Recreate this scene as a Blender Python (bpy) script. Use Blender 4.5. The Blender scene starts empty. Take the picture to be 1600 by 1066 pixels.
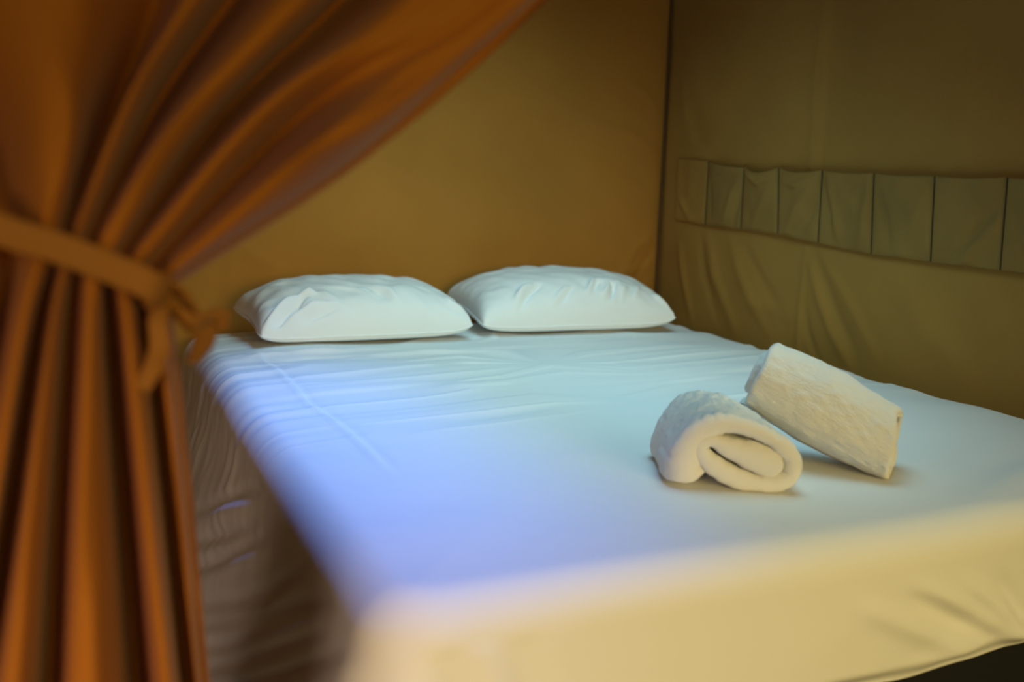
import bpy, bmesh, math, random
import numpy as np
from mathutils import Vector, Matrix

C = bpy.context.scene.collection
sc = bpy.context.scene
ZB = 0.50                                   # height of the mattress top above the floor

# ------------------------------------------------------------------ camera
CAM = np.array([-0.29572, -0.99737, 0.47136 + ZB])
FW = np.array([0.40217539, 0.90098571, -0.16272588])
RT = np.array([0.91473128, -0.40298531, 0.02948766])
UP = np.array([0.03900818, 0.16070966, 0.98623059])
FPX = 1555.5
cd = bpy.data.cameras.new('camera')
cam = bpy.data.objects.new('camera', cd); C.objects.link(cam)
m = Matrix.Identity(4)
for i in range(3):
    m[i][0] = RT[i]; m[i][1] = UP[i]; m[i][2] = -FW[i]; m[i][3] = CAM[i]
cam.matrix_world = m
cd.sensor_width = 36.0; cd.lens = 36.0 * FPX / 1600.0
cd.clip_start = 0.05
cd.dof.use_dof = True; cd.dof.focus_distance = 2.05; cd.dof.aperture_fstop = 2.4
sc.camera = cam


def at(px, py, ax, v):
    """the point on the plane coord[ax] = v that a pixel of the photograph shows"""
    d = FW + RT * (px - 800) / FPX + UP * (533 - py) / FPX
    return CAM + d * ((v - CAM[ax]) / d[ax])


# ------------------------------------------------------------------ world, lights, exposure
w = bpy.data.worlds.new('tent_world'); sc.world = w; w.use_nodes = True
bg = w.node_tree.nodes['Background']
bg.inputs[0].default_value = (1.0, 0.90, 0.85, 1); bg.inputs[1].default_value = 0.12


def area(name, loc, target, sx, sy, power, col, spread=180):
    l = bpy.data.lights.new(name, 'AREA'); l.shape = 'RECTANGLE'
    l.size = sx; l.size_y = sy; l.energy = power; l.color = col
    l.spread = math.radians(spread)
    o = bpy.data.objects.new(name, l); C.objects.link(o)
    o.location = loc
    z = (Vector(loc) - Vector(target)).normalized()
    ref = Vector((0, 1, 0)) if z.z > .7 else Vector((0, 0, 1))      # size runs along world x, size_y along the bed (or upright)
    x = ref.cross(z).normalized(); y = z.cross(x)
    o.rotation_euler = Matrix((x, y, z)).transposed().to_euler()
    return o


ZC = 1.80                                   # height of the inner tent ceiling
area('added_blue_overhead', (0.42, 0.66, 1.60), (0.05, 0.60, ZB), 0.12, 1.50, 3.0, (0.11, 0.27, 1.0), 56)  # added unseen light that turns the bed's left edge blue
area('added_cool_overhead', (0.78, 0.80, ZC - .04), (0.78, 1.30, ZB), 0.66, 1.50, 6.6, (0.48, 0.94, 1.06), 112)  # added unseen overhead light, cools the bed top and pillows
area('main_tent_light', (0.75, -2.9, 1.25), (0.60, 0.0, 0.30), 1.8, 0.8, 6.1, (1.0, 0.76, 0.22), 52)
area('added_side_fill', (-1.15, -1.45, 0.72), (0.0, 0.45, 0.22), 0.7, 0.7, 1.5, (1.0, 0.70, 0.50), 46)  # added warm fill for the hanging left side of the sheet


sc.view_settings.view_transform = 'Standard'
sc.view_settings.look = 'None'
sc.view_settings.gamma = 1.0
sc.view_settings.use_curve_mapping = False
sc.view_settings.exposure = 0.0


# ------------------------------------------------------------------ helpers
def mesh_obj(name, verts, faces, mat=None, parent=None, smooth=True):
    me = bpy.data.meshes.new(name)
    me.from_pydata([tuple(map(float, v)) for v in verts], [], [tuple(map(int, f)) for f in faces])
    if mat: me.materials.append(mat)
    if smooth: me.polygons.foreach_set('use_smooth', [True] * len(me.polygons))
    me.update()
    o = bpy.data.objects.new(name, me); C.objects.link(o)
    if parent is not None:
        o.parent = parent
        o.matrix_parent_inverse = Matrix.Translation(-parent.location)
    return o


def tag(o, label=None, cat=None, group=None, kind=None):
    if label: o['label'] = label
    if cat: o['category'] = cat
    if group: o['group'] = group
    if kind: o['kind'] = kind
    return o


def empty(name, loc):
    o = bpy.data.objects.new(name, None); C.objects.link(o); o.location = loc
    o.empty_display_size = 0.05
    return o


def grid_faces(nu, nv, flip=False, wrap_u=False):
    """vertex (i, j) has index i * nv + j"""
    nn = nu if wrap_u else nu - 1
    i, j = np.meshgrid(np.arange(nn), np.arange(nv - 1), indexing='ij')
    i = i.ravel(); j = j.ravel(); i2 = (i + 1) % nu
    q = np.stack([i * nv + j, i2 * nv + j, i2 * nv + j + 1, i * nv + j + 1], 1)
    return q[:, ::-1] if flip else q


def hash2(ix, iy, seed):
    h = (ix.astype(np.int64) * 374761393 + iy.astype(np.int64) * 668265263 + seed * 982451653) & 0x7fffffff
    h = ((h ^ (h >> 13)) * 1274126177) & 0x7fffffff
    return ((h ^ (h >> 16)) & 0xffff) / 32767.5 - 1.0


def noise(x, y, seed=0):
    x = np.asarray(x, float); y = np.asarray(y, float)
    x, y = np.broadcast_arrays(x, y)
    ix = np.floor(x); iy = np.floor(y)
    fx = x - ix; fy = y - iy
    fx = fx * fx * fx * (fx * (fx * 6 - 15) + 10); fy = fy * fy * fy * (fy * (fy * 6 - 15) + 10)
    a = hash2(ix, iy, seed); b = hash2(ix + 1, iy, seed)
    c = hash2(ix, iy + 1, seed); d = hash2(ix + 1, iy + 1, seed)
    return (a * (1 - fx) + b * fx) * (1 - fy) + (c * (1 - fx) + d * fx) * fy


def ridged(x, y, seed=0):
    return (1 - np.abs(noise(x, y, seed))) ** 3


def sstep(a, b, x):
    t = np.clip((x - a) / (b - a), 0, 1)
    return t * t * (3 - 2 * t)


def crease(x, y, pts, width, depth, taper=True):
    """a soft ridge (depth > 0) or groove along a polyline in the plane"""
    best = np.full(np.shape(x), 1e9); tt = np.zeros(np.shape(x))
    n = len(pts) - 1
    for k in range(n):
        ax_, ay = pts[k]; bx, by = pts[k + 1]
        dx, dy = bx - ax_, by - ay
        t = np.clip(((x - ax_) * dx + (y - ay) * dy) / (dx * dx + dy * dy), 0, 1)
        d = np.hypot(x - ax_ - t * dx, y - ay - t * dy)
        mk = d < best
        best = np.where(mk, d, best); tt = np.where(mk, (k + t) / n, tt)
    g = np.exp(-(best / width) ** 2)
    if taper: g = g * np.sin(np.clip(tt, 0.0, 1) * math.pi * 0.92 + 0.12) ** 0.8
    return depth * g


def spline(P, n):
    """points on a Catmull-Rom curve through P, evenly spaced by length"""
    P = np.array(P, float)
    Q = np.vstack([2 * P[0] - P[1], P, 2 * P[-1] - P[-2]])
    out = []
    for k in range(1, len(Q) - 2):
        t = np.linspace(0, 1, 24, endpoint=False)[:, None]
        a, b, c, d = Q[k - 1], Q[k], Q[k + 1], Q[k + 2]
        out.append(0.5 * (2 * b + (c - a) * t + (2 * a - 5 * b + 4 * c - d) * t ** 2 + (3 * b - a - 3 * c + d) * t ** 3))
    out = np.vstack(out + [P[-1:]])
    s = np.r_[0, np.cumsum(np.linalg.norm(np.diff(out, axis=0), axis=1))]
    si = np.linspace(0, s[-1], n)
    return np.stack([np.interp(si, s, out[:, k]) for k in range(out.shape[1])], 1)


# ------------------------------------------------------------------ materials
def material(name, col, rough=0.85, sheen=0.0, translucent=0.0, tcol=None, weave=0.0, weave_scale=900.0,
             blotch=0.0, blotch_scale=3.0, fuzz=0.0, fuzz_scale=260.0):
    mt = bpy.data.materials.new(name); mt.use_nodes = True
    nt = mt.node_tree; N = nt.nodes; L = nt.links
    b = N['Principled BSDF']; out = N['Material Output']
    b.inputs['Roughness'].default_value = rough
    b.inputs['Specular IOR Level'].default_value = 0.25
    if sheen:
        b.inputs['Sheen Weight'].default_value = sheen
        b.inputs['Sheen Roughness'].default_value = 0.5
    tc = N.new('ShaderNodeTexCoord')
    if blotch:
        n = N.new('ShaderNodeTexNoise'); n.inputs['Scale'].default_value = blotch_scale; n.inputs['Detail'].default_value = 4
        L.new(tc.outputs['Object'], n.inputs['Vector'])
        r = N.new('ShaderNodeValToRGB')
        r.color_ramp.elements[0].position = 0.3; r.color_ramp.elements[1].position = 0.7
        r.color_ramp.elements[0].color = tuple(c * (1 - blotch) for c in col) + (1,)
        r.color_ramp.elements[1].color = tuple(min(1, c * (1 + blotch)) for c in col) + (1,)
        L.new(n.outputs['Fac'], r.inputs[0]); L.new(r.outputs[0], b.inputs['Base Color'])
    else:
        b.inputs['Base Color'].default_value = tuple(col) + (1,)
    bump_out = None
    if weave:
        ws = []
        for k in (0, 1):
            wv = N.new('ShaderNodeTexNoise'); wv.inputs['Detail'].default_value = 2
            mp = N.new('ShaderNodeMapping')
            mp.inputs['Scale'].default_value = (weave_scale, weave_scale * 0.12, weave_scale * (0.12 if k else 1))
            if k: mp.inputs['Scale'].default_value = (weave_scale * 0.12, weave_scale, weave_scale * 0.12)
            L.new(tc.outputs['Object'], mp.inputs['Vector']); L.new(mp.outputs[0], wv.inputs['Vector'])
            wv.inputs['Scale'].default_value = 1.0
            ws.append(wv)
        ad = N.new('ShaderNodeMath'); ad.operation = 'ADD'
        L.new(ws[0].outputs['Fac'], ad.inputs[0]); L.new(ws[1].outputs['Fac'], ad.inputs[1])
        bp = N.new('ShaderNodeBump'); bp.inputs['Strength'].default_value = weave; bp.inputs['Distance'].default_value = 0.001
        L.new(ad.outputs[0], bp.inputs['Height']); L.new(bp.outputs[0], b.inputs['Normal']); bump_out = bp
    if fuzz:
        n1 = N.new('ShaderNodeTexNoise'); n1.inputs['Scale'].default_value = fuzz_scale; n1.inputs['Detail'].default_value = 5
        n1.inputs['Roughness'].default_value = 0.75
        L.new(tc.outputs['Object'], n1.inputs['Vector'])
        bp = N.new('ShaderNodeBump'); bp.inputs['Strength'].default_value = fuzz; bp.inputs['Distance'].default_value = 0.006
        L.new(n1.outputs['Fac'], bp.inputs['Height']); L.new(bp.outputs[0], b.inputs['Normal']); bump_out = bp
    if translucent:
        t = N.new('ShaderNodeBsdfTranslucent'); t.inputs['Color'].default_value = tuple(tcol or col) + (1,)
        if bump_out: L.new(bump_out.outputs[0], t.inputs['Normal'])
        mx = N.new('ShaderNodeMixShader'); mx.inputs[0].default_value = translucent
        L.new(b.outputs[0], mx.inputs[1]); L.new(t.outputs[0], mx.inputs[2]); L.new(mx.outputs[0], out.inputs['Surface'])
    return mt


M = {
    'head': material('brown_canvas', (0.46, 0.21, 0.036), 0.9, weave=0.35, weave_scale=700, blotch=0.10, blotch_scale=2.2),
    'side': material('olive_canvas', (0.40, 0.215, 0.045), 0.9, weave=0.35, weave_scale=700, blotch=0.08, blotch_scale=3),
    'pocket': material('olive_pocket_canvas', (0.31, 0.18, 0.045), 0.9, weave=0.35, weave_scale=700, blotch=0.10, blotch_scale=6),
    'seam': material('seam_thread', (0.10, 0.06, 0.025), 0.95),
    'welt': material('brown_welt', (0.13, 0.065, 0.025), 0.95),
    'curtain': material('rust_curtain_cloth', (0.44, 0.150, 0.010), 0.85, sheen=0.1, translucent=0.14, tcol=(0.75, 0.22, 0.01), weave=0.3, weave_scale=600),
    'tie': material('rust_tie_cloth', (0.33, 0.135, 0.02), 0.85, weave=0.3, weave_scale=600),
    'sheet': material('white_cotton', (0.84, 0.84, 0.84), 0.7, weave=0.18, weave_scale=900),
    'pillow': material('white_pillow_cotton', (0.90, 0.91, 0.91), 0.65, weave=0.15, weave_scale=900),
    'towel': material('white_terry', (0.94, 0.93, 0.89), 1.0, sheen=0.7, fuzz=0.6, fuzz_scale=420),
    'black': material('black_upholstery', (0.012, 0.012, 0.013), 0.9, weave=0.4, weave_scale=500),
    'mattress': material('mattress_ticking', (0.6, 0.6, 0.58), 0.9, weave=0.3),
    'floor': material('brown_groundsheet', (0.09, 0.055, 0.03), 0.9, blotch=0.25, blotch_scale=8, weave=0.4),
    'wood': material('dark_wood', (0.08, 0.045, 0.02), 0.6, blotch=0.3, blotch_scale=12),
}

# ------------------------------------------------------------------ setting
XR = 1.68      # right wall plane
YH = 2.13      # head wall plane
XL = -0.95     # left wall plane
YF = -0.45     # where the sleeping cabin opens into the main tent

# floor
fo = mesh_obj('floor', [(-2.5, -3.4, 0), (2.6, -3.4, 0), (2.6, YH + .05, 0), (-2.5, YH + .05, 0),
                        (-2.5, -3.4, -.03), (2.6, -3.4, -.03), (2.6, YH + .05, -.03), (-2.5, YH + .05, -.03)],
              [(0, 1, 2, 3), (4, 7, 6, 5), (0, 4, 5, 1), (1, 5, 6, 2), (2, 6, 7, 3), (3, 7, 4, 0)], M['floor'], smooth=False)
tag(fo, 'dark woven groundsheet under the bed', kind='structure')

# head wall: canvas bellying a little, creased beside the corner
nx, nz = 230, 160
X, Z = np.meshgrid(np.linspace(XL, XR, nx), np.linspace(0, ZC, nz), indexing='ij')
off = 0.012 * noise(X * 1.3 + 3, Z * 1.6, 3) + 0.004 * noise(X * 4, Z * 3, 5)
off += 0.02 * np.sin(np.clip((X - XL) / (XR - XL), 0, 1) * math.pi) * np.sin(Z / ZC * math.pi)
for pts, wd, dp in [
        ([(1.66, 1.06), (1.52, 1.14), (1.36, 1.16)], .02, .006), ([(1.66, .93), (1.56, 1.0), (1.42, 1.02)], .016, -.005),
        ([(1.66, .80), (1.57, .72), (1.50, .60)], .016, .006), ([(1.66, .74), (1.60, .66), (1.55, .56)], .010, -.006),
        ([(1.66, .68), (1.50, .63), (1.36, .62)], .014, .006), ([(1.66, .64), (1.52, .58), (1.40, .58)], .010, -.005),
        ([(1.66, 1.2), (1.58, 1.28), (1.5, 1.31)], .015, .004),
        ([(0.62, .62), (0.60, .95)], .012, .003), ([(0.10, .5), (0.13, .9)], .008, -.004), ([(0.14, .5), (0.17, .9)], .012, .004),
        ([(0.3, .66), (0.12, .78), (-.1, .8)], .02, .005)]:
    off += crease(X, Z, pts, wd, dp)
off *= sstep(0, .05, XR - X)
hw = mesh_obj('wall_head', np.stack([X, YH - off, Z], -1).reshape(-1, 3), grid_faces(nx, nz, True), M['head'])
tag(hw, 'brown canvas wall behind the pillows', kind='structure')

# right wall
ny = 260
Y, Z = np.meshgrid(np.linspace(YF, YH, ny), np.linspace(0, ZC, nz), indexing='ij')


def onR(px, py): return at(px, py, 0, XR)[1:]


def lineR(*pts): return [tuple(onR(*p)) for p in pts]


seam_hi = lineR((1290, -40), (1275, 120), (1265, 262)); seam_lo = lineR((1258, 378), (1252, 450), (1243, 560))
off = 0.010 * noise(Y * 1.4 + 9, Z * 1.8, 11) + 0.004 * noise(Y * 5, Z * 3, 12)
off += crease(Y, Z, lineR((1300, -60), (1275, 120), (1265, 262)), .016, .003, False)
off += np.where(Y > 1.31, .004, 0) * sstep(ZB + .5, ZB + .53, Z)
for pts, wd, dp in [
        (lineR((1105, 365), (1115, 430), (1150, 520)), .02, .010), (lineR((1095, 370), (1100, 430), (1120, 500)), .014, -.008),
        (lineR((1140, 375), (1160, 440), (1200, 520)), .022, .009), (lineR((1160, 380), (1185, 430), (1225, 500)), .016, -.006),
        (lineR((1262, 400), (1275, 450), (1300, 520), (1330, 580)), .014, .009),
        (lineR((1275, 400), (1300, 470), (1340, 560)), .014, -.009),
        (lineR((1280, 395), (1320, 460), (1370, 560)), .016, .007),
        (lineR((1256, 470), (1262, 520), (1280, 570)), .010, -.007),
        (lineR((1258, 380), (1250, 480), (1243, 570)), .008, .007),
        (lineR((1252, 500), (1200, 480), (1150, 470)), .02, .005),
        (lineR((1085, 160), (1095, 200), (1090, 245)), .03, -.005), (lineR((1070, 120), (1078, 200), (1100, 250)), .02, .004),
        (lineR((1062, 240), (1090, 238), (1120, 250)), .014, .008),
        (lineR((1062, 380), (1068, 430), (1080, 500)), .014, .010),
        (lineR((1400, 440), (1450, 520), (1520, 600)), .04, .006)]:
    off += crease(Y, Z, pts, wd * 1.15, dp * .75)
off *= sstep(0, .04, YH - Y)
rw = mesh_obj('wall_right', np.stack([XR - off, Y, Z], -1).reshape(-1, 3), grid_faces(ny, nz, False), M['side'])
tag(rw, 'olive canvas wall with a row of sewn pockets beside the bed', kind='structure')

# left wall, ceiling with a made-up hole for the overhead lights, partition over the opening
lw = mesh_obj('wall_left', [(XL, YF, 0), (XL, YH, 0), (XL, YH, ZC), (XL, YF, ZC), (XL - .02, YF, 0), (XL - .02, YH, 0), (XL - .02, YH, ZC), (XL - .02, YF, ZC)],
              [(0, 1, 2, 3), (4, 7, 6, 5), (0, 4, 5, 1), (1, 5, 6, 2), (2, 6, 7, 3), (3, 7, 4, 0)], M['head'], smooth=False)
tag(lw, 'brown canvas wall left of the bed', kind='structure')
hx0, hx1, hy0, hy1 = 0.25, 1.40, 0.02, 1.45
vs = []; fs = []
for z in (ZC, ZC + .02):
    vs += [(XL - .02, YF, z), (XR, YF, z), (XR, YH, z), (XL - .02, YH, z), (hx0, hy0, z), (hx1, hy0, z), (hx1, hy1, z), (hx0, hy1, z)]
for k in range(4):
    a, b = k, (k + 1) % 4
    fs += [(a, a + 4, b + 4, b), (8 + a, 8 + b, 12 + b, 12 + a), (a, b, 8 + b, 8 + a), (a + 4, 12 + a, 12 + b, b + 4)]
ce = mesh_obj('ceiling', vs, fs, M['head'], smooth=False)
tag(ce, 'brown canvas ceiling with an added opening above the bed', kind='structure')

# corner welt where head wall and right wall meet
pp = spline([(XR - .010, YH - .012, 0.02), (XR - .013, YH - .014, .6), (XR - .010, YH - .012, 1.2), (XR - .012, YH - .012, ZC)], 60)
th = np.linspace(0, 2 * math.pi, 9)[:-1]
V = np.concatenate([[p + np.array([.0045 * math.cos(a), .0045 * math.sin(a), 0]) for a in th] for p in pp])
F = grid_faces(60, 8).tolist() + [(k * 8 + 7, (k + 1) * 8 + 7, (k + 1) * 8, k * 8) for k in range(59)]
tr = mesh_obj('trim_1', V, F, M['welt'])
tag(tr, 'dark piped seam in the corner of the two canvas walls', kind='structure')

# pockets sewn on the right wall
tops = [(1062, 247), (1112, 252), (1168, 257), (1222, 262), (1290, 266), (1371, 271), (1466, 275), (1580, 277), (1700, 279)]
bots = [(1058, 343), (1106, 351), (1162, 358), (1220, 366), (1283, 380), (1366, 397), (1459, 409), (1568, 422), (1686, 435)]
rng = random.Random(5)
sags = [0.0, .006, .022, .012, .005, .004, .004, .004]
folds = {0: [([(.15, .35), (.45, .1)], .05, .004)],
         1: [([(.05, .9), (.2, .1)], .06, -.004), ([(.9, .8), (.55, .05)], .08, .006), ([(.98, .6), (.8, .05)], .05, -.004)],
         2: [([(.05, .95), (.5, .78), (.95, .9)], .05, .006), ([(.9, .8), (.3, .1)], .10, .005)],
         3: [([(.1, .8), (.5, .78), (.95, .95)], .05, .006), ([(.95, .9), (.2, .1)], .10, .007), ([(1, .6), (.55, .05)], .08, -.006)],
         4: [([(.05, .95), (.3, .05)], .08, -.007), ([(.12, .95), (.42, .1)], .08, .006), ([(.97, .9), (.8, .1)], .08, .006)],
         5: [([(.05, .95), (.35, .1)], .08, -.007), ([(.95, .9), (.7, .4)], .1, .004)],
         6: [([(.95, .7), (.3, .05)], .06, -.006), ([(1., .55), (.45, .02)], .08, .006)],
         7: [([(.1, .95), (.35, .1)], .08, -.005)]}
for k in range(8):
    n = 34
    s, t = np.meshgrid(np.linspace(0, 1, n), np.linspace(0, 1, n), indexing='ij')   # s along the wall, t upwards
    A, B, Cc, D = (onR(*bots[k]), onR(*bots[k + 1]), onR(*tops[k + 1]), onR(*tops[k]))
    P = (A * ((1 - s) * (1 - t))[..., None] + B * (s * (1 - t))[..., None] + Cc * (s * t)[..., None] + D * ((1 - s) * t)[..., None])
    edge = np.sin(np.pi * s) ** 0.7
    o_ = 0.009 + (0.010 if k else 0.002) * edge * (0.25 + 0.75 * t) * np.clip(t * 6, 0, 1)
    o_ += 0.5 * sags[k] * edge * t ** 3
    for pts, wd, dp in folds.get(k, []): o_ = o_ + crease(s, t, pts, wd, dp * 1.2)
    o_ = o_ + 0.003 * noise(s * 4, t * 4, 20 + k) * edge
    zz = P[..., 1] - sags[k] * np.sin(np.pi * s) * t ** 4
    if k == 1: zz = zz - .010 * s * t ** 4
    # sides are sewn down to the wall
    fx = sstep(0, .05, s) * sstep(0, .05, 1 - s) * sstep(0, .04, t)
    o_ = 0.006 + (o_ - .006) * fx
    yy = P[..., 0]
    front = np.stack([XR - o_ - .004, yy, zz], -1).reshape(-1, 3)
    F = grid_faces(n, n, False).tolist()
    # rolled hem along the open top edge
    back = front.reshape(n, n, 3)[:, -1].copy(); back[:, 0] += .004; b2 = back.copy(); b2[:, 2] -= .012
    base = len(front)
    V = np.vstack([front, back, b2])
    for i in range(n - 1):
        F.append((i * n + n - 1, (i + 1) * n + n - 1, base + i + 1, base + i))
        F.append((base + i, base + i + 1, base + n + i + 1, base + n + i))
    po = mesh_obj('pocket' if k else 'pocket_end_panel', V, F, M['pocket' if k else 'side'], rw)
    # stitched seam on the far side of each pocket
    if k:
        q = np.array([[XR - .012, *(D + (A - D) * tt)] for tt in np.linspace(0, 1, 10)])
        V = []
        for p in q: V += [p + np.array([-.002, 0, 0]), p + np.array([0, .002, 0]), p + np.array([.002, 0, 0]), p + np.array([0, -.002, 0])]
        F = grid_faces(10, 4).tolist() + [(i * 4 + 3, (i + 1) * 4 + 3, (i + 1) * 4, i * 4) for i in range(9)]
        mesh_obj('pocket_seam', V, F, M['seam'], rw)

# ------------------------------------------------------------------ bed
W, L = 1.60, 2.06
bed = empty('bed', (W / 2, L / 2, 0))
tag(bed, 'double bed with a black upholstered base under the white sheet', 'bed')


def box_obj(name, lo, hi, mat, parent, bevel=.01):
    bm = bmesh.new()
    bmesh.ops.create_cube(bm, size=1)
    for v in bm.verts:
        for i in range(3): v.co[i] = lo[i] + (v.co[i] + .5) * (hi[i] - lo[i])
    bmesh.ops.bevel(bm, geom=bm.edges[:], offset=bevel, segments=3, affect='EDGES', profile=.5)
    me = bpy.data.meshes.new(name); bm.to_mesh(me); bm.free(); me.materials.append(mat)
    o = bpy.data.objects.new(name, me); C.objects.link(o)
    o.parent = parent; o.matrix_parent_inverse = Matrix.Translation(-parent.location)
    return o


box_obj('base', (.05, .035, .06), (W - .03, L - .03, ZB - .245), M['black'], bed, .012)
box_obj('mattress', (.025, .025, ZB - .243), (W - .025, L - .025, ZB - .03), M['mattress'], bed, .04)
for px_ in (.12, W - .12):
    for py_ in (.15, L - .15):
        box_obj('leg', (px_ - .03, py_ - .03, 0), (px_ + .03, py_ + .03, .062), M['wood'], bed, .004)

# sheet: one cloth over the mattress; left side hangs loose and flares, foot is tucked under
re, rc = 0.058, 0.085                        # rounding of the top edge, rounding of the corners in plan


def outline(n, d=0.0):
    """rounded rectangle of the mattress in plan, moved in by d; returns points and outward normals"""
    r = max(rc - d, .005)
    x0, x1, y0, y1 = d, W - d, d, L - d
    seg = []
    def line(a, b, nrm): seg.append(('l', np.array(a, float), np.array(b, float), np.array(nrm, float)))
    def arc(c, a0): seg.append(('a', np.array(c, float), a0, r))
    line((x0 + r, y0), (x1 - r, y0), (0, -1)); arc((x1 - r, y0 + r), -90)
    line((x1, y0 + r), (x1, y1 - r), (1, 0)); arc((x1 - r, y1 - r), 0)
    line((x1 - r, y1), (x0 + r, y1), (0, 1)); arc((x0 + r, y1 - r), 90)
    line((x0, y1 - r), (x0, y0 + r), (-1, 0)); arc((x0 + r, y0 + r), 180)
    P = []; Nn = []
    cnt = {0: int(W / .008), 1: 18, 2: int(L / .010), 3: 18, 4: int(W / .012), 5: 18, 6: int(L / .0055), 7: 30}
    for k, sg in enumerate(seg):
        for t in np.linspace(0, 1, cnt[k], endpoint=False):
            if sg[0] == 'l': P.append(sg[1] + (sg[2] - sg[1]) * t); Nn.append(sg[3])
            else:
                a = math.radians(sg[2] + 90 * t); P.append(sg[1] + sg[3] * np.array([math.cos(a), math.sin(a)])); Nn.append(np.array([math.cos(a), math.sin(a)]))
    return np.array(P), np.array(Nn)


def top_z(x, y):
    """height of the sheet's flat part, with its wrinkles"""
    dx = np.minimum(x, W - x); dy = np.minimum(y, L - y)
    d = np.minimum(dx, dy)
    h = -0.010 * np.exp(-d / .09)
    h = h - 0.012 * sstep(.28, 0, L - y) * sstep(.0, .5, np.abs(x - .8) / .8)
    h = h + 0.0045 * noise(x * 3 + 7, y * 3.2, 31)
    # long slack wrinkles across the bed near the pillows
    band = sstep(.55, .95, y)
    xs = x + .12 * noise(x * 2, y * 3, 33)
    h = h + band * 0.0060 * ridged(xs * 2.2 + 1.5 * y, y * 11 - x * 1.2, 35)
    h = h + band * 0.0030 * noise(xs * 4, y * 26 - x * 3, 36)
    h = h + 0.0010 * noise(x * 6, y * 9, 37)
    # rumples in front of the left pillow
    h = h + crease(x, y, [(.10, 1.52), (.20, 1.55), (.34, 1.53), (.50, 1.56)], .013, .010)
    h = h + crease(x, y, [(.15, 1.47), (.26, 1.49), (.42, 1.46)], .011, -.009)
    h = h + crease(x, y, [(.34, 1.46), (.55, 1.49), (.80, 1.44), (1.0, 1.45)], .013, .009)
    h = h + crease(x, y, [(.45, 1.37), (.70, 1.40), (.92, 1.34)], .014, .009)
    h = h + crease(x, y, [(.52, 1.30), (.75, 1.29), (.98, 1.22)], .014, -.008)
    h = h + crease(x, y, [(.75, 1.62), (.84, 1.68), (.86, 1.74)], .012, .006)
    h = h + crease(x, y, [(.55, 1.66), (.62, 1.70), (.74, 1.69)], .012, .005)
    # ironed fold line parallel to the left side
    wob = .006 * noise(y * 6, 0 * y, 41)
    h = h + 0.0032 * np.exp(-((x - .135 - .02 * (1.5 - y) - wob) / .007) ** 2) * sstep(.42, .6, y) * sstep(1.60, 1.48, y)
    h = h - 0.0026 * np.exp(-((x - .150 - .02 * (1.5 - y) - wob) / .007) ** 2) * sstep(.42, .6, y) * sstep(1.60, 1.48, y)
    # gathers pulled in from the left edge
    g = np.exp(-np.clip(x, 0, 1) / .10) * sstep(.45, .9, y)
    h = h + 0.0034 * g * (.35 + .65 * np.abs(noise(x * 3, y * 4, 44))) * noise(x * 5, y * 19 + 3 * x + 1.2 * noise(x * 4, y * 5, 45), 43)
    # puckers by the right edge
    g = np.exp(-np.clip(W - x, 0, 1) / .10)
    h = h + 0.006 * g * noise(x * 6, y * 9, 47)
    h = h + crease(x, y, [(.9, .02), (1.2, .16), (1.5, .22)], .03, .003)
    return h


rings = []
outer, nrm = outline(0)
NO = len(outer)
insets = [re] + list(np.linspace(re + .010, .62, 70)) + [.79]
inner_core = []
# flat part
for d in insets[::-1]:
    p, _ = outline(0, d)
    if d > .7:  # collapse to the bed's long centre line
        p = np.stack([np.full(NO, W / 2), np.clip(outer[:, 1], .8, L - .8)], 1)
    z = ZB + top_z(p[:, 0], p[:, 1])
    rings.append(np.stack([p[:, 0], p[:, 1], z], 1))
zedge = rings[-1][:, 2]
# rounded edge
edge_in = outline(0, re)[0]
px0, py0 = outer[:, 0], outer[:, 1]
leftness = np.clip(-nrm[:, 0], 0, 1) ** 1.2
foot = np.clip(-nrm[:, 1], 0, 1)
flare = 0.125 * leftness + 0.05 * foot * sstep(.45, 0, px0)
flare = np.convolve(np.r_[flare[-8:], flare, flare[:8]], np.ones(17) / 17, 'valid')
gflare = lambda dp: (np.sqrt(dp ** 2 + .0009) - .03) / .42
for a in np.linspace(0, math.pi / 2, 9)[1:]:
    f_ = math.sin(a)
    pxy = edge_in + (outer - edge_in) * f_ + nrm * (flare * gflare(re * (1 - math.cos(a))))[:, None]
    z = zedge - re * (1 - math.cos(a))
    rings.append(np.stack([pxy[:, 0], pxy[:, 1], z], 1))
# hanging part
px0, py0 = outer[:, 0], outer[:, 1]
left = sstep(.10, -.0, px0 - .0) * sstep(-.05, .12, py0) * 1.0
leftness = np.clip(-nrm[:, 0], 0, 1) ** 1.2
foot = np.clip(-nrm[:, 1], 0, 1)
drop_foot = 0.236 + 0.21 * sstep(.62, .15, px0) + .012 * np.sin(px0 * 9 + 1) * sstep(.6, .8, px0)
drop = np.where((foot > .02) & (py0 < .2), drop_foot, 0.235)
drop = np.maximum(drop, np.where((px0 < .2) & (nrm[:, 0] < -.01), .488, 0))
drop = np.convolve(np.r_[drop[-12:], drop, drop[:12]], np.ones(25) / 25, 'valid')
arcpos = np.r_[0, np.cumsum(np.linalg.norm(np.diff(outer, axis=0), axis=1))]
NH = 52


def footline(*pts): return [(float(at(px, py, 1, 0)[0]), float(at(px, py, 1, 0)[2])) for px, py in pts]


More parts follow.
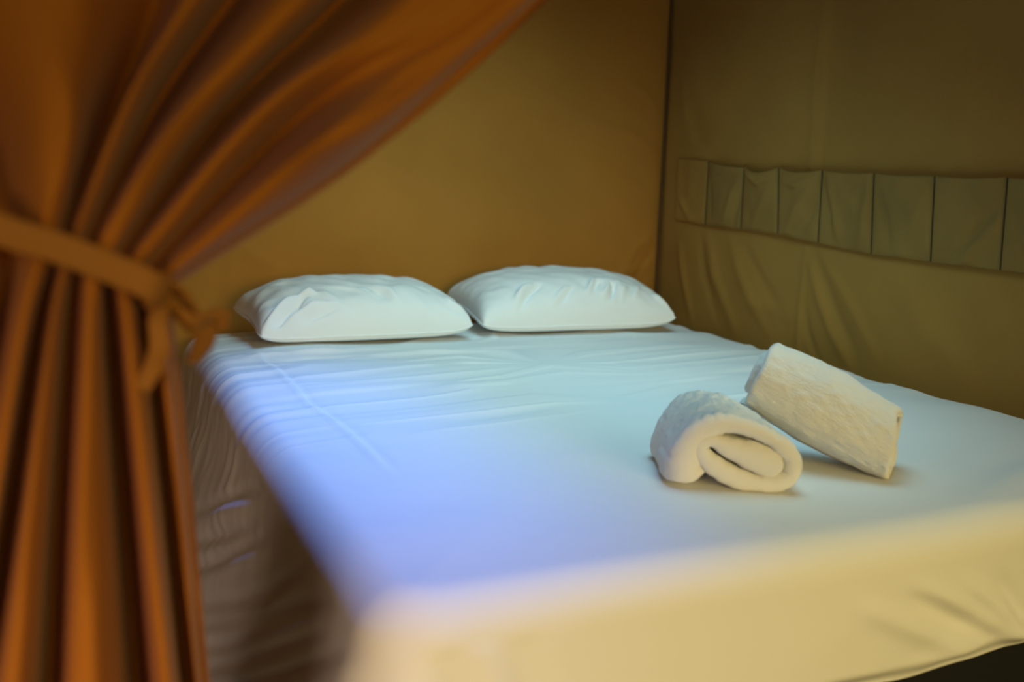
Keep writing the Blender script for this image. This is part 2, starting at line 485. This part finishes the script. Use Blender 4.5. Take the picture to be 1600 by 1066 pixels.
SIDE_FOLDS = []
for pts in [((312, 850), (340, 838), (368, 830)), ((315, 897), (350, 872), (386, 840)), ((316, 940), (360, 941), (397, 933), (424, 898)),
            ((322, 975), (395, 965), (462, 949), (496, 926)), ((326, 1016), (378, 1002), (440, 964)), ((332, 1046), (411, 1024), (460, 1000)), ((345, 1090), (430, 1060), (500, 1020)),
            ((312, 800), (345, 775), (385, 755))]:
    SIDE_FOLDS.append(([(float(at(px, py, 0, -.06)[1]), float(at(px, py, 0, -.06)[2])) for px, py in pts], .014, -.013))
    SIDE_FOLDS.append(([(float(at(px, py + 17, 0, -.06)[1]), float(at(px, py + 17, 0, -.06)[2])) for px, py in pts], .018, .005))
FOOT_FOLDS = [(footline((1380, 880), (1470, 930), (1560, 985), (1620, 1010)), .012, .010), (footline((1420, 930), (1500, 970), (1600, 1012)), .012, -.008),
              (footline((1500, 900), (1560, 950), (1610, 1000)), .012, .009), (footline((1330, 940), (1440, 990), (1540, 1030)), .014, .008),
              (footline((1560, 890), (1590, 950), (1612, 1000)), .010, -.007),
              (footline((612, 965), (580, 1015), (548, 1066)), .012, .012), (footline((640, 980), (625, 1020), (600, 1090)), .014, -.008)]
for q in np.linspace(0, 1, NH)[1:]:
    hang = drop - re
    zz = rings[70 + 2 + 7][:, 2] if False else zedge - re - hang * q
    depth = re + hang * q
    outw = flare * gflare(depth)
    # loose folds of the hanging left side: they run along the bed, sagging and pinching
    yy = py0
    lf = leftness * sstep(.02, .16, depth)
    rad = np.hypot(yy + .05, depth)
    phi = np.arctan2(depth + .02, yy + .10)
    fold = (noise(phi * 7 + .6 * rad, rad * 2.2 + 3, 53) * .6 + noise(phi * 15 + rad, rad * 4, 54) * .4) * .010 * sstep(.02, .8, rad)
    fold = fold + .004 * noise(depth * 17 - yy * 3, yy * 3.5, 56) * sstep(.25, .7, yy)
    outw = outw + lf * fold
    lf2 = leftness * sstep(.28, .05, depth) * sstep(.35, .9, yy)
    outw = outw + lf2 * .0030 * noise(yy * 24 + depth * 16, depth * 5, 55)
    # front left corner folds fall diagonally
    cx = arcpos
    kf = np.exp(-(np.minimum(np.abs(px0 - .10), 1) / .10) ** 2) * foot
    outw = outw + kf * sstep(.0, .25, depth) * .016 * np.sin((px0 - .25 * depth) * 62 + 1.0)
    # tucked foot: gentle pulls low down towards the right
    kr = foot * sstep(.55, .9, px0) * sstep(.08, .22, depth)
    outw = outw + kr * .012 * noise((px0 + depth * 1.8) * 7, depth * 5, 57)
    outw = outw + foot * .006 * noise(px0 * 3, depth * 4, 58) * sstep(.04, .20, depth)
    for pts, wd, dp in SIDE_FOLDS: outw = outw + lf * crease(py0, zz, pts, wd, dp)
    for pts, wd, dp in FOOT_FOLDS: outw = outw + foot * sstep(.05, .12, depth) * crease(px0, zz, pts, wd * 1.25, dp)
    # the tucked hem turns in under the mattress
    tuck = np.where(drop < .3, 1, 0) * (1 - leftness)
    tin = sstep(.80, 1.0, q) * .028 * tuck
    outw = np.where(outw > .012, outw, .012 * np.exp((np.minimum(outw, .012) - .012) / .012)) * leftness + outw * (1 - leftness)
    pxy = outer + nrm * (outw - tin)[:, None]
    rings.append(np.stack([pxy[:, 0], pxy[:, 1], zz], 1))
V = np.vstack(rings)
NR = len(rings)
V = V.reshape(NR, NO, 3)
# keep the cloth inside the two walls it touches
V[..., 0] = np.minimum(V[..., 0], XR - .03); V[..., 1] = np.minimum(V[..., 1], YH - .02)
i, j = np.meshgrid(np.arange(NR - 1), np.arange(NO), indexing='ij')
i = i.ravel(); j = j.ravel(); j2 = (j + 1) % NO
Fq = np.stack([i * NO + j, (i + 1) * NO + j, (i + 1) * NO + j2, i * NO + j2], 1)
sh = mesh_obj('bed_sheet', V.reshape(-1, 3), Fq, M['sheet'])
bm = bmesh.new(); bm.from_mesh(sh.data); bmesh.ops.remove_doubles(bm, verts=bm.verts[:], dist=.0008)
bmesh.ops.recalc_face_normals(bm, faces=bm.faces[:]); bm.to_mesh(sh.data); bm.free()
sh.data.polygons.foreach_set('use_smooth', [True] * len(sh.data.polygons))
tag(sh, 'white cotton sheet spread over the whole mattress, hanging in folds on the left', 'sheet')


# ------------------------------------------------------------------ pillows
def pillow(name, label, loc, rotz, tilt, a, b, T, creases, seed, roll=0.0, lift=.16):
    n = 130
    s = np.sin(np.linspace(-math.pi / 2, math.pi / 2, n) * 0.999)
    U, Vv = np.meshgrid(s, s, indexing='ij')
    def surf(sign):
        x = a * U * (1 - .055 * (1 - Vv ** 2) * np.abs(U) ** 2)
        y = b * Vv * (1 - .075 * (1 - U ** 2) * np.abs(Vv) ** 2)
        cr_ = 1 - .035 * (U * Vv) ** 8
        x = x * cr_; y = y * cr_
        p = ((1 - np.abs(U) ** 3.0).clip(0) ** .42) * ((1 - np.abs(Vv) ** 2.8).clip(0) ** .44)
        wr = 0
        if sign > 0:
            wr = wr + .0035 * noise(U * 2.5, Vv * 2.5, seed) * p ** .5
            wr = wr + .0050 * noise(U * 9 + 4 * Vv, Vv * 4 - 2 * U, seed + 1) * p ** .3
            for pts, wd, dp in creases: wr = wr + crease(U, Vv, [(pu, -.60 + .37 * pv) for pu, pv in pts], wd * .85, dp * 2.6)
            # puckers running in from the end seams
            for e in (-1, 1):
                g = np.exp(-(1 - e * U) / .16) * (1 - e * U).clip(0, .05) / .05
                wr = wr + g * .0045 * noise(U * 3, Vv * 9, seed + 3 + e)
            h = T * (1 - lift) * p + wr
        else:
            h = -T * lift * ((1 - np.abs(U) ** 3.0).clip(0) ** .32) * ((1 - np.abs(Vv) ** 2.6).clip(0) ** .30)
        h = h + np.where(U > 0, .030, .018) * np.abs(U) ** 7 * (1 - .35 * np.abs(Vv))
        return x, y, h
    xt, yt, ht = surf(1); xb, yb, hb = surf(-1)
    # the underside lies flat
    top = np.stack([xt, yt, ht + T * lift], -1); bot = np.stack([xb, yb, hb + T * lift], -1)
    off = n * n
    V = np.vstack([top.reshape(-1, 3), bot.reshape(-1, 3)])
    ct, st = math.cos(tilt), math.sin(tilt); cr, sr = math.cos(roll), math.sin(roll); cz, sz = math.cos(rotz), math.sin(rotz)
    y, z = V[:, 1] + b, V[:, 2]
    V[:, 1] = y * ct - z * st - b; V[:, 2] = y * st + z * ct
    x, z = V[:, 0].copy(), V[:, 2].copy()
    V[:, 0] = x * cr - z * sr; V[:, 2] = x * sr + z * cr
    x, y = V[:, 0].copy(), V[:, 1].copy()
    V[:, 0] = x * cz - y * sz; V[:, 1] = x * sz + y * cz
    # settle: nothing under the sheet's surface
    X_, Y_ = V[:, 0] + loc[0], V[:, 1] + loc[1]
    base = top_z(np.clip(X_, .03, W - .03), np.clip(Y_, .03, L - .03)) + .001
    zz = V[:, 2] + loc[2]
    k = .012
    dz = zz - base
    dz = np.where(dz < k, k * np.exp(np.clip((dz - k) / k, -6, 0)), dz)
    V[:, 2] = base + dz
    V[:, 0] = X_; V[:, 1] = np.minimum(Y_, YH - .045 + .2 * np.clip(Y_ - YH + .045, 0, .1)); V[:, 2] += ZB
    F = np.vstack([grid_faces(n, n, False), grid_faces(n, n, True) + off])
    loc_w = np.array([loc[0], loc[1], ZB])
    o = mesh_obj(name, V - loc_w, F, M['pillow']); o.location = loc_w
    bm = bmesh.new(); bm.from_mesh(o.data); bmesh.ops.remove_doubles(bm, verts=bm.verts[:], dist=.0004)
    bmesh.ops.recalc_face_normals(bm, faces=bm.faces[:]); bm.to_mesh(o.data); bm.free()
    o.data.polygons.foreach_set('use_smooth', [True] * len(o.data.polygons))
    # stitched edge around the pillowcase: a thin raised seam
    ring = np.vstack([V.reshape(2, n, n, 3)[0][:, 0], V.reshape(2, n, n, 3)[0][-1, 1:], V.reshape(2, n, n, 3)[0][::-1, -1][1:], V.reshape(2, n, n, 3)[0][0, ::-1][1:-1]]) - loc_w
    R_ = len(ring); r_ = .0022
    cen = ring.mean(0)
    Vs = []
    for k_, p in enumerate(ring):
        tng = ring[(k_ + 1) % R_] - ring[k_ - 1]; tng /= np.linalg.norm(tng) + 1e-9
        n1 = np.cross(tng, [0, 0, 1]); n1 /= np.linalg.norm(n1) + 1e-9; n2 = np.cross(n1, tng)
        for q in range(6):
            aa = q * math.pi / 3; Vs.append(p + r_ * (1.6 * n1 * math.cos(aa) + n2 * math.sin(aa)) + np.array([0, 0, .0005]))
    Fs = []
    for k_ in range(R_):
        for q in range(6):
            Fs.append((k_ * 6 + q, ((k_ + 1) % R_) * 6 + q, ((k_ + 1) % R_) * 6 + (q + 1) % 6, k_ * 6 + (q + 1) % 6))
    sm = mesh_obj('edge_seam', Vs, Fs, M['pillow']); sm.parent = o
    tag(o, label, 'pillow', 'pillows at the head of the bed')
    return o


pillow('pillow', 'plump white pillow on the left, nearer the tied curtain', (.450, 1.835, 0), math.radians(2), math.radians(4), .312, .20, .155,
       [([(-.95, -.9), (-.75, -.45), (-.62, -.10)], .045, .010), ([(-.85, -.95), (-.66, -.5), (-.56, -.15)], .04, -.010),
        ([(-.6, -.05), (-.52, -.02), (-.45, -.12)], .03, .008),
        ([(-.75, -.95), (-.52, -.72), (-.35, -.65)], .04, .007), ([(-.62, -.97), (-.45, -.85), (-.28, -.75)], .035, -.005),
        ([(.10, .3), (.22, -.1), (.28, -.6)], .03, .005), ([(.0, .25), (.13, -.15), (.2, -.5)], .03, -.004),
        ([(-.1, .3), (.06, 0), (.1, -.4)], .03, .004), ([(-.3, .4), (-.1, .15), (0, -.2)], .04, .004),
        ([(.95, -.75), (.8, -.5), (.78, -.2)], .05, .006), ([(.97, -.5), (.86, -.3), (.88, 0)], .03, -.005)], 101)
pillow('pillow', 'plump white pillow on the right, in the corner of the two walls', (1.135, 1.855, 0), math.radians(-3), math.radians(5), .330, .20, .165,
       [([(-.62, -.9), (-.50, -.4), (-.36, 0)], .035, -.008), ([(-.66, -.8), (-.56, -.35), (-.44, 0)], .05, .008),
        ([(-.3, -.9), (-.18, -.55), (-.10, -.3)], .025, .005), ([(-.22, -.9), (-.12, -.6), (-.05, -.35)], .025, -.004),
        ([(.08, -.6), (.16, -.15), (.24, .15)], .03, .008), ([(.14, -.5), (.20, -.1), (.24, .1)], .025, -.007),
        ([(.24, .15), (.32, -.1), (.30, -.45), (.22, -.8)], .03, .008), ([(.30, .1), (.38, -.15), (.36, -.5), (.28, -.85)], .025, -.007),
        ([(.42, .05), (.44, -.3), (.34, -.8)], .03, .006), ([(.52, -.2), (.46, -.5), (.40, -.9)], .025, .005),
        ([(.66, 0), (.62, -.4), (.55, -.8)], .03, .004), ([(.95, -.9), (.85, -.6), (.82, -.3)], .035, .006),
        ([(.98, -.8), (.9, -.5), (.9, -.1)], .025, -.005)], 131)


# ------------------------------------------------------------------ towels
def band(name, stroke, thick, length, to_world, mat, seed, n=460, end_wave=0.0, round_=0.45, skew=None):
    """a towel band of the given length, rolled along a stroke in its cross-section (u, v)"""
    st = spline(stroke, n)
    tk = np.interp(np.linspace(0, 1, n), np.linspace(0, 1, len(thick)), thick)
    tg = np.gradient(st, axis=0); tg /= np.linalg.norm(tg, axis=1)[:, None]
    nr = np.stack([-tg[:, 1], tg[:, 0]], 1)
    # rounded rectangle loop in (w, a): w across thickness -1..1, a along axis 0..1
    prof = []
    ne, na = 9, 88
    rr = round_
    for a_ in np.linspace(0, 1, na): prof.append((1, a_, 0))
    for t in np.linspace(0, math.pi, ne + 2)[1:-1]: prof.append((math.cos(t), 1, math.sin(t)))
    for a_ in np.linspace(1, 0, na): prof.append((-1, a_, 0))
    for t in np.linspace(0, math.pi, ne + 2)[1:-1]: prof.append((-math.cos(t), 0, -math.sin(t)))
    prof = np.array(prof); K = len(prof)
    V = np.zeros((n, K, 3))
    rs = np.random.default_rng(seed)
    for i_ in range(n):
        f_ = i_ / (n - 1)
        endk = math.sin(min(1, min(i_, n - 1 - i_) / (n * .026) + .35) * math.pi / 2)
        ew0 = end_wave * float(noise(f_ * 13, 1.0, seed)); ew1 = end_wave * float(noise(f_ * 13, 5.0, seed + 1))
        ln = length - 2 * tk[i_] * rr
        al = tk[i_] * rr + prof[:, 1] * ln + prof[:, 2] * tk[i_] * rr + ew0 * (1 - prof[:, 1]) + ew1 * prof[:, 1]
        tuft = .0013 * rs.random(K) * (1 - .3 * np.abs(prof[:, 2]))
        wob = tuft + .0022 * noise(f_ * 26 + 0 * al, al * 16, seed + 2) + .0012 * noise(f_ * 80 + 0 * al, al * 60, seed + 4)
        wv = prof[:, 0] * (tk[i_] * .5 * endk + wob * endk)
        uv = st[i_][None, :] + nr[i_][None, :] * wv[:, None]
        V[i_, :, 0] = uv[:, 0]; V[i_, :, 1] = uv[:, 1]; V[i_, :, 2] = al
    P = to_world(V.reshape(-1, 3), length)
    F = []
    i, j = np.meshgrid(np.arange(n - 1), np.arange(K), indexing='ij'); i = i.ravel(); j = j.ravel(); j2 = (j + 1) % K
    F = np.stack([i * K + j, (i + 1) * K + j, (i + 1) * K + j2, i * K + j2], 1).tolist()
    F.append(tuple(range(K))); F.append(tuple((n - 1) * K + q for q in range(K))[::-1])
    P[:, 2] = np.maximum(P[:, 2], ZB + top_z(P[:, 0], P[:, 1]) + .001)
    c = np.array([P[:, 0].mean(), P[:, 1].mean(), P[:, 2].min()])
    o = mesh_obj(name, P - c, F, mat); o.location = c
    bm = bmesh.new(); bm.from_mesh(o.data); bmesh.ops.recalc_face_normals(bm, faces=bm.faces[:]); bm.to_mesh(o.data); bm.free()
    o.data.polygons.foreach_set('use_smooth', [True] * len(o.data.polygons))
    return o


# front towel: end of the roll faces the camera; section traced at that end
S = 1 / 3534.0 * .985
sec = [(292, 868), (268, 775), (284, 668), (358, 576), (475, 535), (620, 560), (760, 625), (840, 700), (858, 770), (832, 832), (745, 866),
       (620, 862), (505, 825), (410, 765), (352, 705), (345, 655), (400, 632), (500, 672), (620, 712), (730, 752), (790, 770)]
sec = [((x - 520) * S, (912 - y) * S) for x, y in sec]
thk = [.074, .056, .040, .033, .030, .029, .028, .027, .026, .026, .026, .027, .028, .028, .027, .024, .022, .030, .041, .045, .040]
end_c = at(1000 + 520 / 3.636, 520 + 905 / 3.636, 2, ZB + .002)    # foot of the near end on the bed
udir = np.array([RT[0], RT[1], 0]); udir /= np.linalg.norm(udir)
# turn the end a little to the left of square-on
ang = math.radians(-3)
udir = np.array([udir[0] * math.cos(ang) - udir[1] * math.sin(ang), udir[0] * math.sin(ang) + udir[1] * math.cos(ang), 0])
adir = np.array([-udir[1], udir[0], 0])


def w1(V, ln):
    k = 1 - .06 * V[:, 2:3] / ln
    return end_c + udir * V[:, 0:1] * k + np.array([0, 0, 1.]) * V[:, 1:2] * 1.0 + adir * V[:, 2:3] + np.array([-.02, .0, 0]) * (V[:, 2:3] / ln)


t1 = band('rolled_towel', sec, thk, .20, w1, M['towel'], 7)
tag(t1, 'cream white rolled towel lying in front, its spiral end showing', 'towel', 'rolled towels on the bed')

# back towel: leans with its far end on the front one
R_end = at(1378, 692, 2, ZB + .066)
R_end = CAM + (R_end - CAM) * 1.03
dray = FW + RT * (1181 - 800) / FPX + UP * (533 - 597) / FPX
L_end = CAM + dray / np.linalg.norm(dray) * (np.linalg.norm(R_end - CAM) - .0)
L_end[2] += .012
ax2 = R_end - L_end; LEN2 = np.linalg.norm(ax2); ax2 /= LEN2
v2 = np.cross(np.cross(ax2, [0, 0, 1]), ax2); v2 /= np.linalg.norm(v2); u2 = np.cross(ax2, v2)
sp = []
for k in range(34):
    th_ = (k / 33 - 1) * 2.6 * 2 * math.pi - 1.9
    r = .010 + (.073 - .010) * (k / 33)
    sp.append((r * math.cos(th_), r * math.sin(th_)))


def w2(V, ln):
    tpr = (1.02 - .10 * np.abs(V[:, 2:3] / ln - .45) * 2)
    return L_end + u2 * V[:, 0:1] * tpr + v2 * V[:, 1:2] * tpr + ax2 * (V[:, 2:3] - .30 * V[:, 1:2] * (V[:, 2:3] / ln) ** 2)


t2 = band('rolled_towel', sp, [.016] * 5, LEN2 + .02, w2, M['towel'], 19, n=760, end_wave=.010, round_=.5)
tag(t2, 'cream white rolled towel behind, propped slantwise against the front roll', 'towel', 'rolled towels on the bed')

# ------------------------------------------------------------------ curtain
YC = -0.15


def cp(px, py, d): return at(px, py, 1, YC + (d * 2.3 if d > .012 else d * 1.15))


TR = [   # each fold from top to waist to bottom: pixel and offset from the curtain plane (minus = nearer)
    [(-640, -250, .03), (-420, -60, .03), (-250, 150, .04), (-118, 330, .035), (-160, 560, .03), (-250, 1066, .02)],
    [(-420, -250, -.03), (-300, 0, -.03), (-150, 210, -.03), (-62, 345, -.03), (-95, 560, -.05), (-150, 1066, -.05)],
    [(-260, -250, .04), (-150, 60, .05), (-40, 250, .04), (20, 368, -.005), (-20, 560, .04), (-110, 1066, .05)],
    [(20, -260, .02), (70, 0, .005), (95, 170, -.03), (70, 385, -.036), (32, 540, -.05), (-50, 1066, -.055)],
    [(320, -260, .04), (240, 5, .05), (152, 230, .05), (88, 398, -.012), (50, 540, .05), (-30, 1066, .06)],
    [(430, -260, -.02), (292, 0, -.04), (200, 155, -.045), (108, 400, -.042), (80, 537, -.045), (20, 1066, -.06)],
    [(560, -260, .04), (352, 10, .04), (243, 167, .035), (124, 408, -.016), (106, 537, .015), (77, 1066, .03)],
    [(680, -260, -.03), (456, 0, -.045), (262, 215, -.05), (146, 416, -.044), (140, 537, -.045), (135, 1066, -.055)],
    [(780, -260, .06), (532, 0, .07), (345, 180, .06), (168, 424, -.014), (174, 540, .03), (215, 1066, .045)],
    [(880, -260, -.03), (640, 0, -.03), (420, 160, -.045), (190, 432, -.040), (208, 600, -.04), (258, 1066, -.05)],
    [(980, -260, -.03), (740, 0, -.034), (570, 105, -.028), (460, 190, .012), (370, 275, .016), (212, 440, -.008), (240, 600, .03), (287, 1066, .045)],
    [(1040, -260, -.03), (800, 0, -.034), (650, 110, -.040), (532, 200, -.085), (420, 285, -.055), (235, 446, -.026), (258, 600, -.02), (308, 1066, -.02)],
    [(1090, -260, .008), (840, 0, .008), (568, 240, -.015), (250, 451, .010), (272, 600, .015), (318, 1066, .02)],
    [(1105, -260, .0), (852, 0, .0), (578, 245, .01), (262, 456, .025), (284, 600, .02), (328, 1066, .02)],
]
NV = 150
up = []; lo = []
for tr_ in TR:
    P = [cp(*q) for q in tr_]
    up.append(spline(P[:-2], NV)); lo.append(spline(P[-3:], NV // 2 + 20)[1:])
tracks = np.stack([np.vstack([a, b]) for a, b in zip(up, lo)])      # fold, along, xyz
NT, NVV, _ = tracks.shape
# a smooth sheet across the folds
SUB = 16
VAL = [1, 0, 1, 0, 1, 0, 1, 0, 1, 0, 1, 0, 1, 1]                  # 1 = valley, 0 = ridge
cols = []
for k in range(NT - 1):
    a = tracks[max(k - 1, 0)]; b = tracks[k]; c = tracks[k + 1]; d = tracks[min(k + 2, NT - 1)]
    for t in np.linspace(0, 1, SUB, endpoint=False):
        q = 0.5 * (2 * b + (c - a) * t + (2 * a - 5 * b + 4 * c - d) * t ** 2 + (3 * b - a - 3 * c + d) * t ** 3)
        # depth goes by a cosine so that ridges and valleys are rounded
        e = (1 - math.cos(math.pi * t)) / 2
        if VAL[k + 1] and not VAL[k]: e = e ** 2.0
        elif VAL[k] and not VAL[k + 1]: e = 1 - (1 - e) ** 2.0
        q[:, 1] = .15 * q[:, 1] + .85 * (b[:, 1] + (c[:, 1] - b[:, 1]) * e)
        cols.append(q)
cols.append(tracks[-1])
cur = np.stack(cols)                                                 # across, along, xyz
# stretch the ends to the ceiling and to just above the floor
ztop, zbot = cur[:, :1, 2], cur[:, -1:, 2]
vv = np.linspace(0, 1, NVV)[None, :]
zt = ZC - .004
# carry on straight above and below what the photograph shows
d_up = cur[:, 0] - cur[:, 6]; d_lo = cur[:, -1] - cur[:, -7]
ext_u = [cur[:, 0] + d_up * ((zt - cur[:, 0, 2]) / d_up[:, 2])[:, None] * f_ for f_ in np.linspace(1, 0, 14, endpoint=False)]
ext_d = [cur[:, -1] + d_lo * ((.012 - cur[:, -1, 2]) / d_lo[:, 2])[:, None] * f_ for f_ in np.linspace(0, 1, 26)[1:]]
cur = np.concatenate([np.stack(ext_u, 1), cur, np.stack(ext_d, 1)], 1)
cu_, cv_ = np.meshgrid(np.linspace(0, 1, cur.shape[0]), np.linspace(0, 1, cur.shape[1]), indexing='ij')
cur[..., 1] += .004 * noise(cu_ * 40, cv_ * 9, 71) + .006 * noise(cu_ * 14, cv_ * 4, 72)
co = mesh_obj('curtain', cur.reshape(-1, 3), grid_faces(cur.shape[0], cur.shape[1], True), M['curtain'])
tag(co, 'rust orange cloth curtain gathered to the left and tied at the waist', 'curtain')

# tie: a band round the waist, a knot and its loops and tails
tie = empty('curtain_tie', tuple(cp(255, 460, -.03)))
tag(tie, 'rust cloth tie knotted in a bow around the gathered curtain', 'curtain tie')


def ribbon(name, pts, width, wdir, mat, parent, n=40, th_=.0016, label=None, wprof=None):
    st = spline(pts, n)
    tg = np.gradient(st, axis=0); tg /= np.linalg.norm(tg, axis=1)[:, None]
    V = []
    for k in range(n):
        wd = np.array(wdir[0]) + (np.array(wdir[1]) - np.array(wdir[0])) * k / (n - 1) if isinstance(wdir, list) else np.array(wdir, float)
        wd = wd - tg[k] * (wd @ tg[k]); wd /= np.linalg.norm(wd)
        nn = np.cross(tg[k], wd)
        hw_ = width * .5 * (np.interp(k / (n - 1), np.linspace(0, 1, len(wprof)), wprof) if wprof else 1)
        for s_, h_ in ((-1, .6), (-.9, 1), (0, 1.5), (.9, 1), (1, .6), (1, -.6), (.9, -1), (0, -1), (-.9, -1), (-1, -.6)):
            V.append(st[k] + wd * hw_ * s_ + nn * th_ * h_)
    K = 10
    F = []
    for k in range(n - 1):
        for q in range(K): F.append((k * K + q, (k + 1) * K + q, (k + 1) * K + (q + 1) % K, k * K + (q + 1) % K))
    F += [tuple(range(K))[::-1], tuple((n - 1) * K + q for q in range(K))]
    o = mesh_obj(name, V, F, mat, parent)
    if label: o['label'] = label
    return o


front = [(-62, 336), (20, 366), (80, 384), (140, 406), (200, 430), (243, 450)]
loop = [cp(x, y, -.054) for x, y in front] + [cp(268, 460, -.02), cp(262, 460, .014)] + [cp(x, y, .022) for x, y in front[-2:0:-1]] + [cp(-105, 325, .014), cp(-112, 322, -.02), cp(-62, 336, -.054)]
half = cp(268, 460, 0) - cp(-112, 332, 0)
wperp = np.cross(half / np.linalg.norm(half), [0, 1, 0]); wperp *= (1 if wperp[2] > 0 else -1)
ribbon('band', loop, .0225, wperp, M['tie'], tie, n=90)
ribbon('bow_loop', [cp(246, 462, -.020), cp(244, 446, -.030), cp(262, 441, -.035), cp(284, 458, -.030), cp(300, 486, -.02), cp(292, 500, -.012), cp(268, 480, -.006), cp(250, 466, -.012)],
       .018, (.25, -1, .2), M['tie'], tie, n=60)
ribbon('bow_loop', [cp(262, 478, -.02), cp(282, 492, -.028), cp(305, 505, -.026), cp(330, 494, -.018), cp(352, 499, -.010), cp(330, 508, -.004), cp(300, 508, -.006)],
       .015, [(.1, -.6, .8), (.3, -.5, .8)], M['tie'], tie, n=60)
ribbon('tail', [cp(256, 470, -.030), cp(247, 500, -.045), cp(250, 540, -.05), cp(240, 572, -.045), cp(222, 606, -.04)], .0145, [(1, .3, .1), (.8, -.5, .25)], M['tie'], tie, n=40,
       wprof=[.8, 1, 1.05, 1, .9])
ribbon('tail', [cp(268, 480, -.012), cp(300, 502, -.012), cp(320, 520, -.006), cp(314, 545, .0), cp(300, 566, .005)], .019, [(.8, .2, .3), (1, .2, .2)], M['tie'], tie, n=40,
       wprof=[.6, .9, 1.1, 1, .6])
# knot: a small wrapped lump
bm = bmesh.new(); bmesh.ops.create_icosphere(bm, subdivisions=4, radius=1)
kc = cp(252, 464, -.022)
for v in bm.verts:
    p = np.array(v.co)
    r = 1 + .16 * math.sin(4 * math.atan2(p[2], p[0]) + 5 * p[1]) + .08 * float(noise(p[0] * 2 + 3, p[2] * 2 + p[1], 81))
    v.co = Vector(kc + p * r * np.array([.0125, .012, .0135]))
me = bpy.data.meshes.new('knot'); bm.to_mesh(me); bm.free(); me.materials.append(M['tie'])
me.polygons.foreach_set('use_smooth', [True] * len(me.polygons))
ko = bpy.data.objects.new('knot', me); C.objects.link(ko); ko.parent = tie; ko.matrix_parent_inverse = Matrix.Translation(-tie.location)
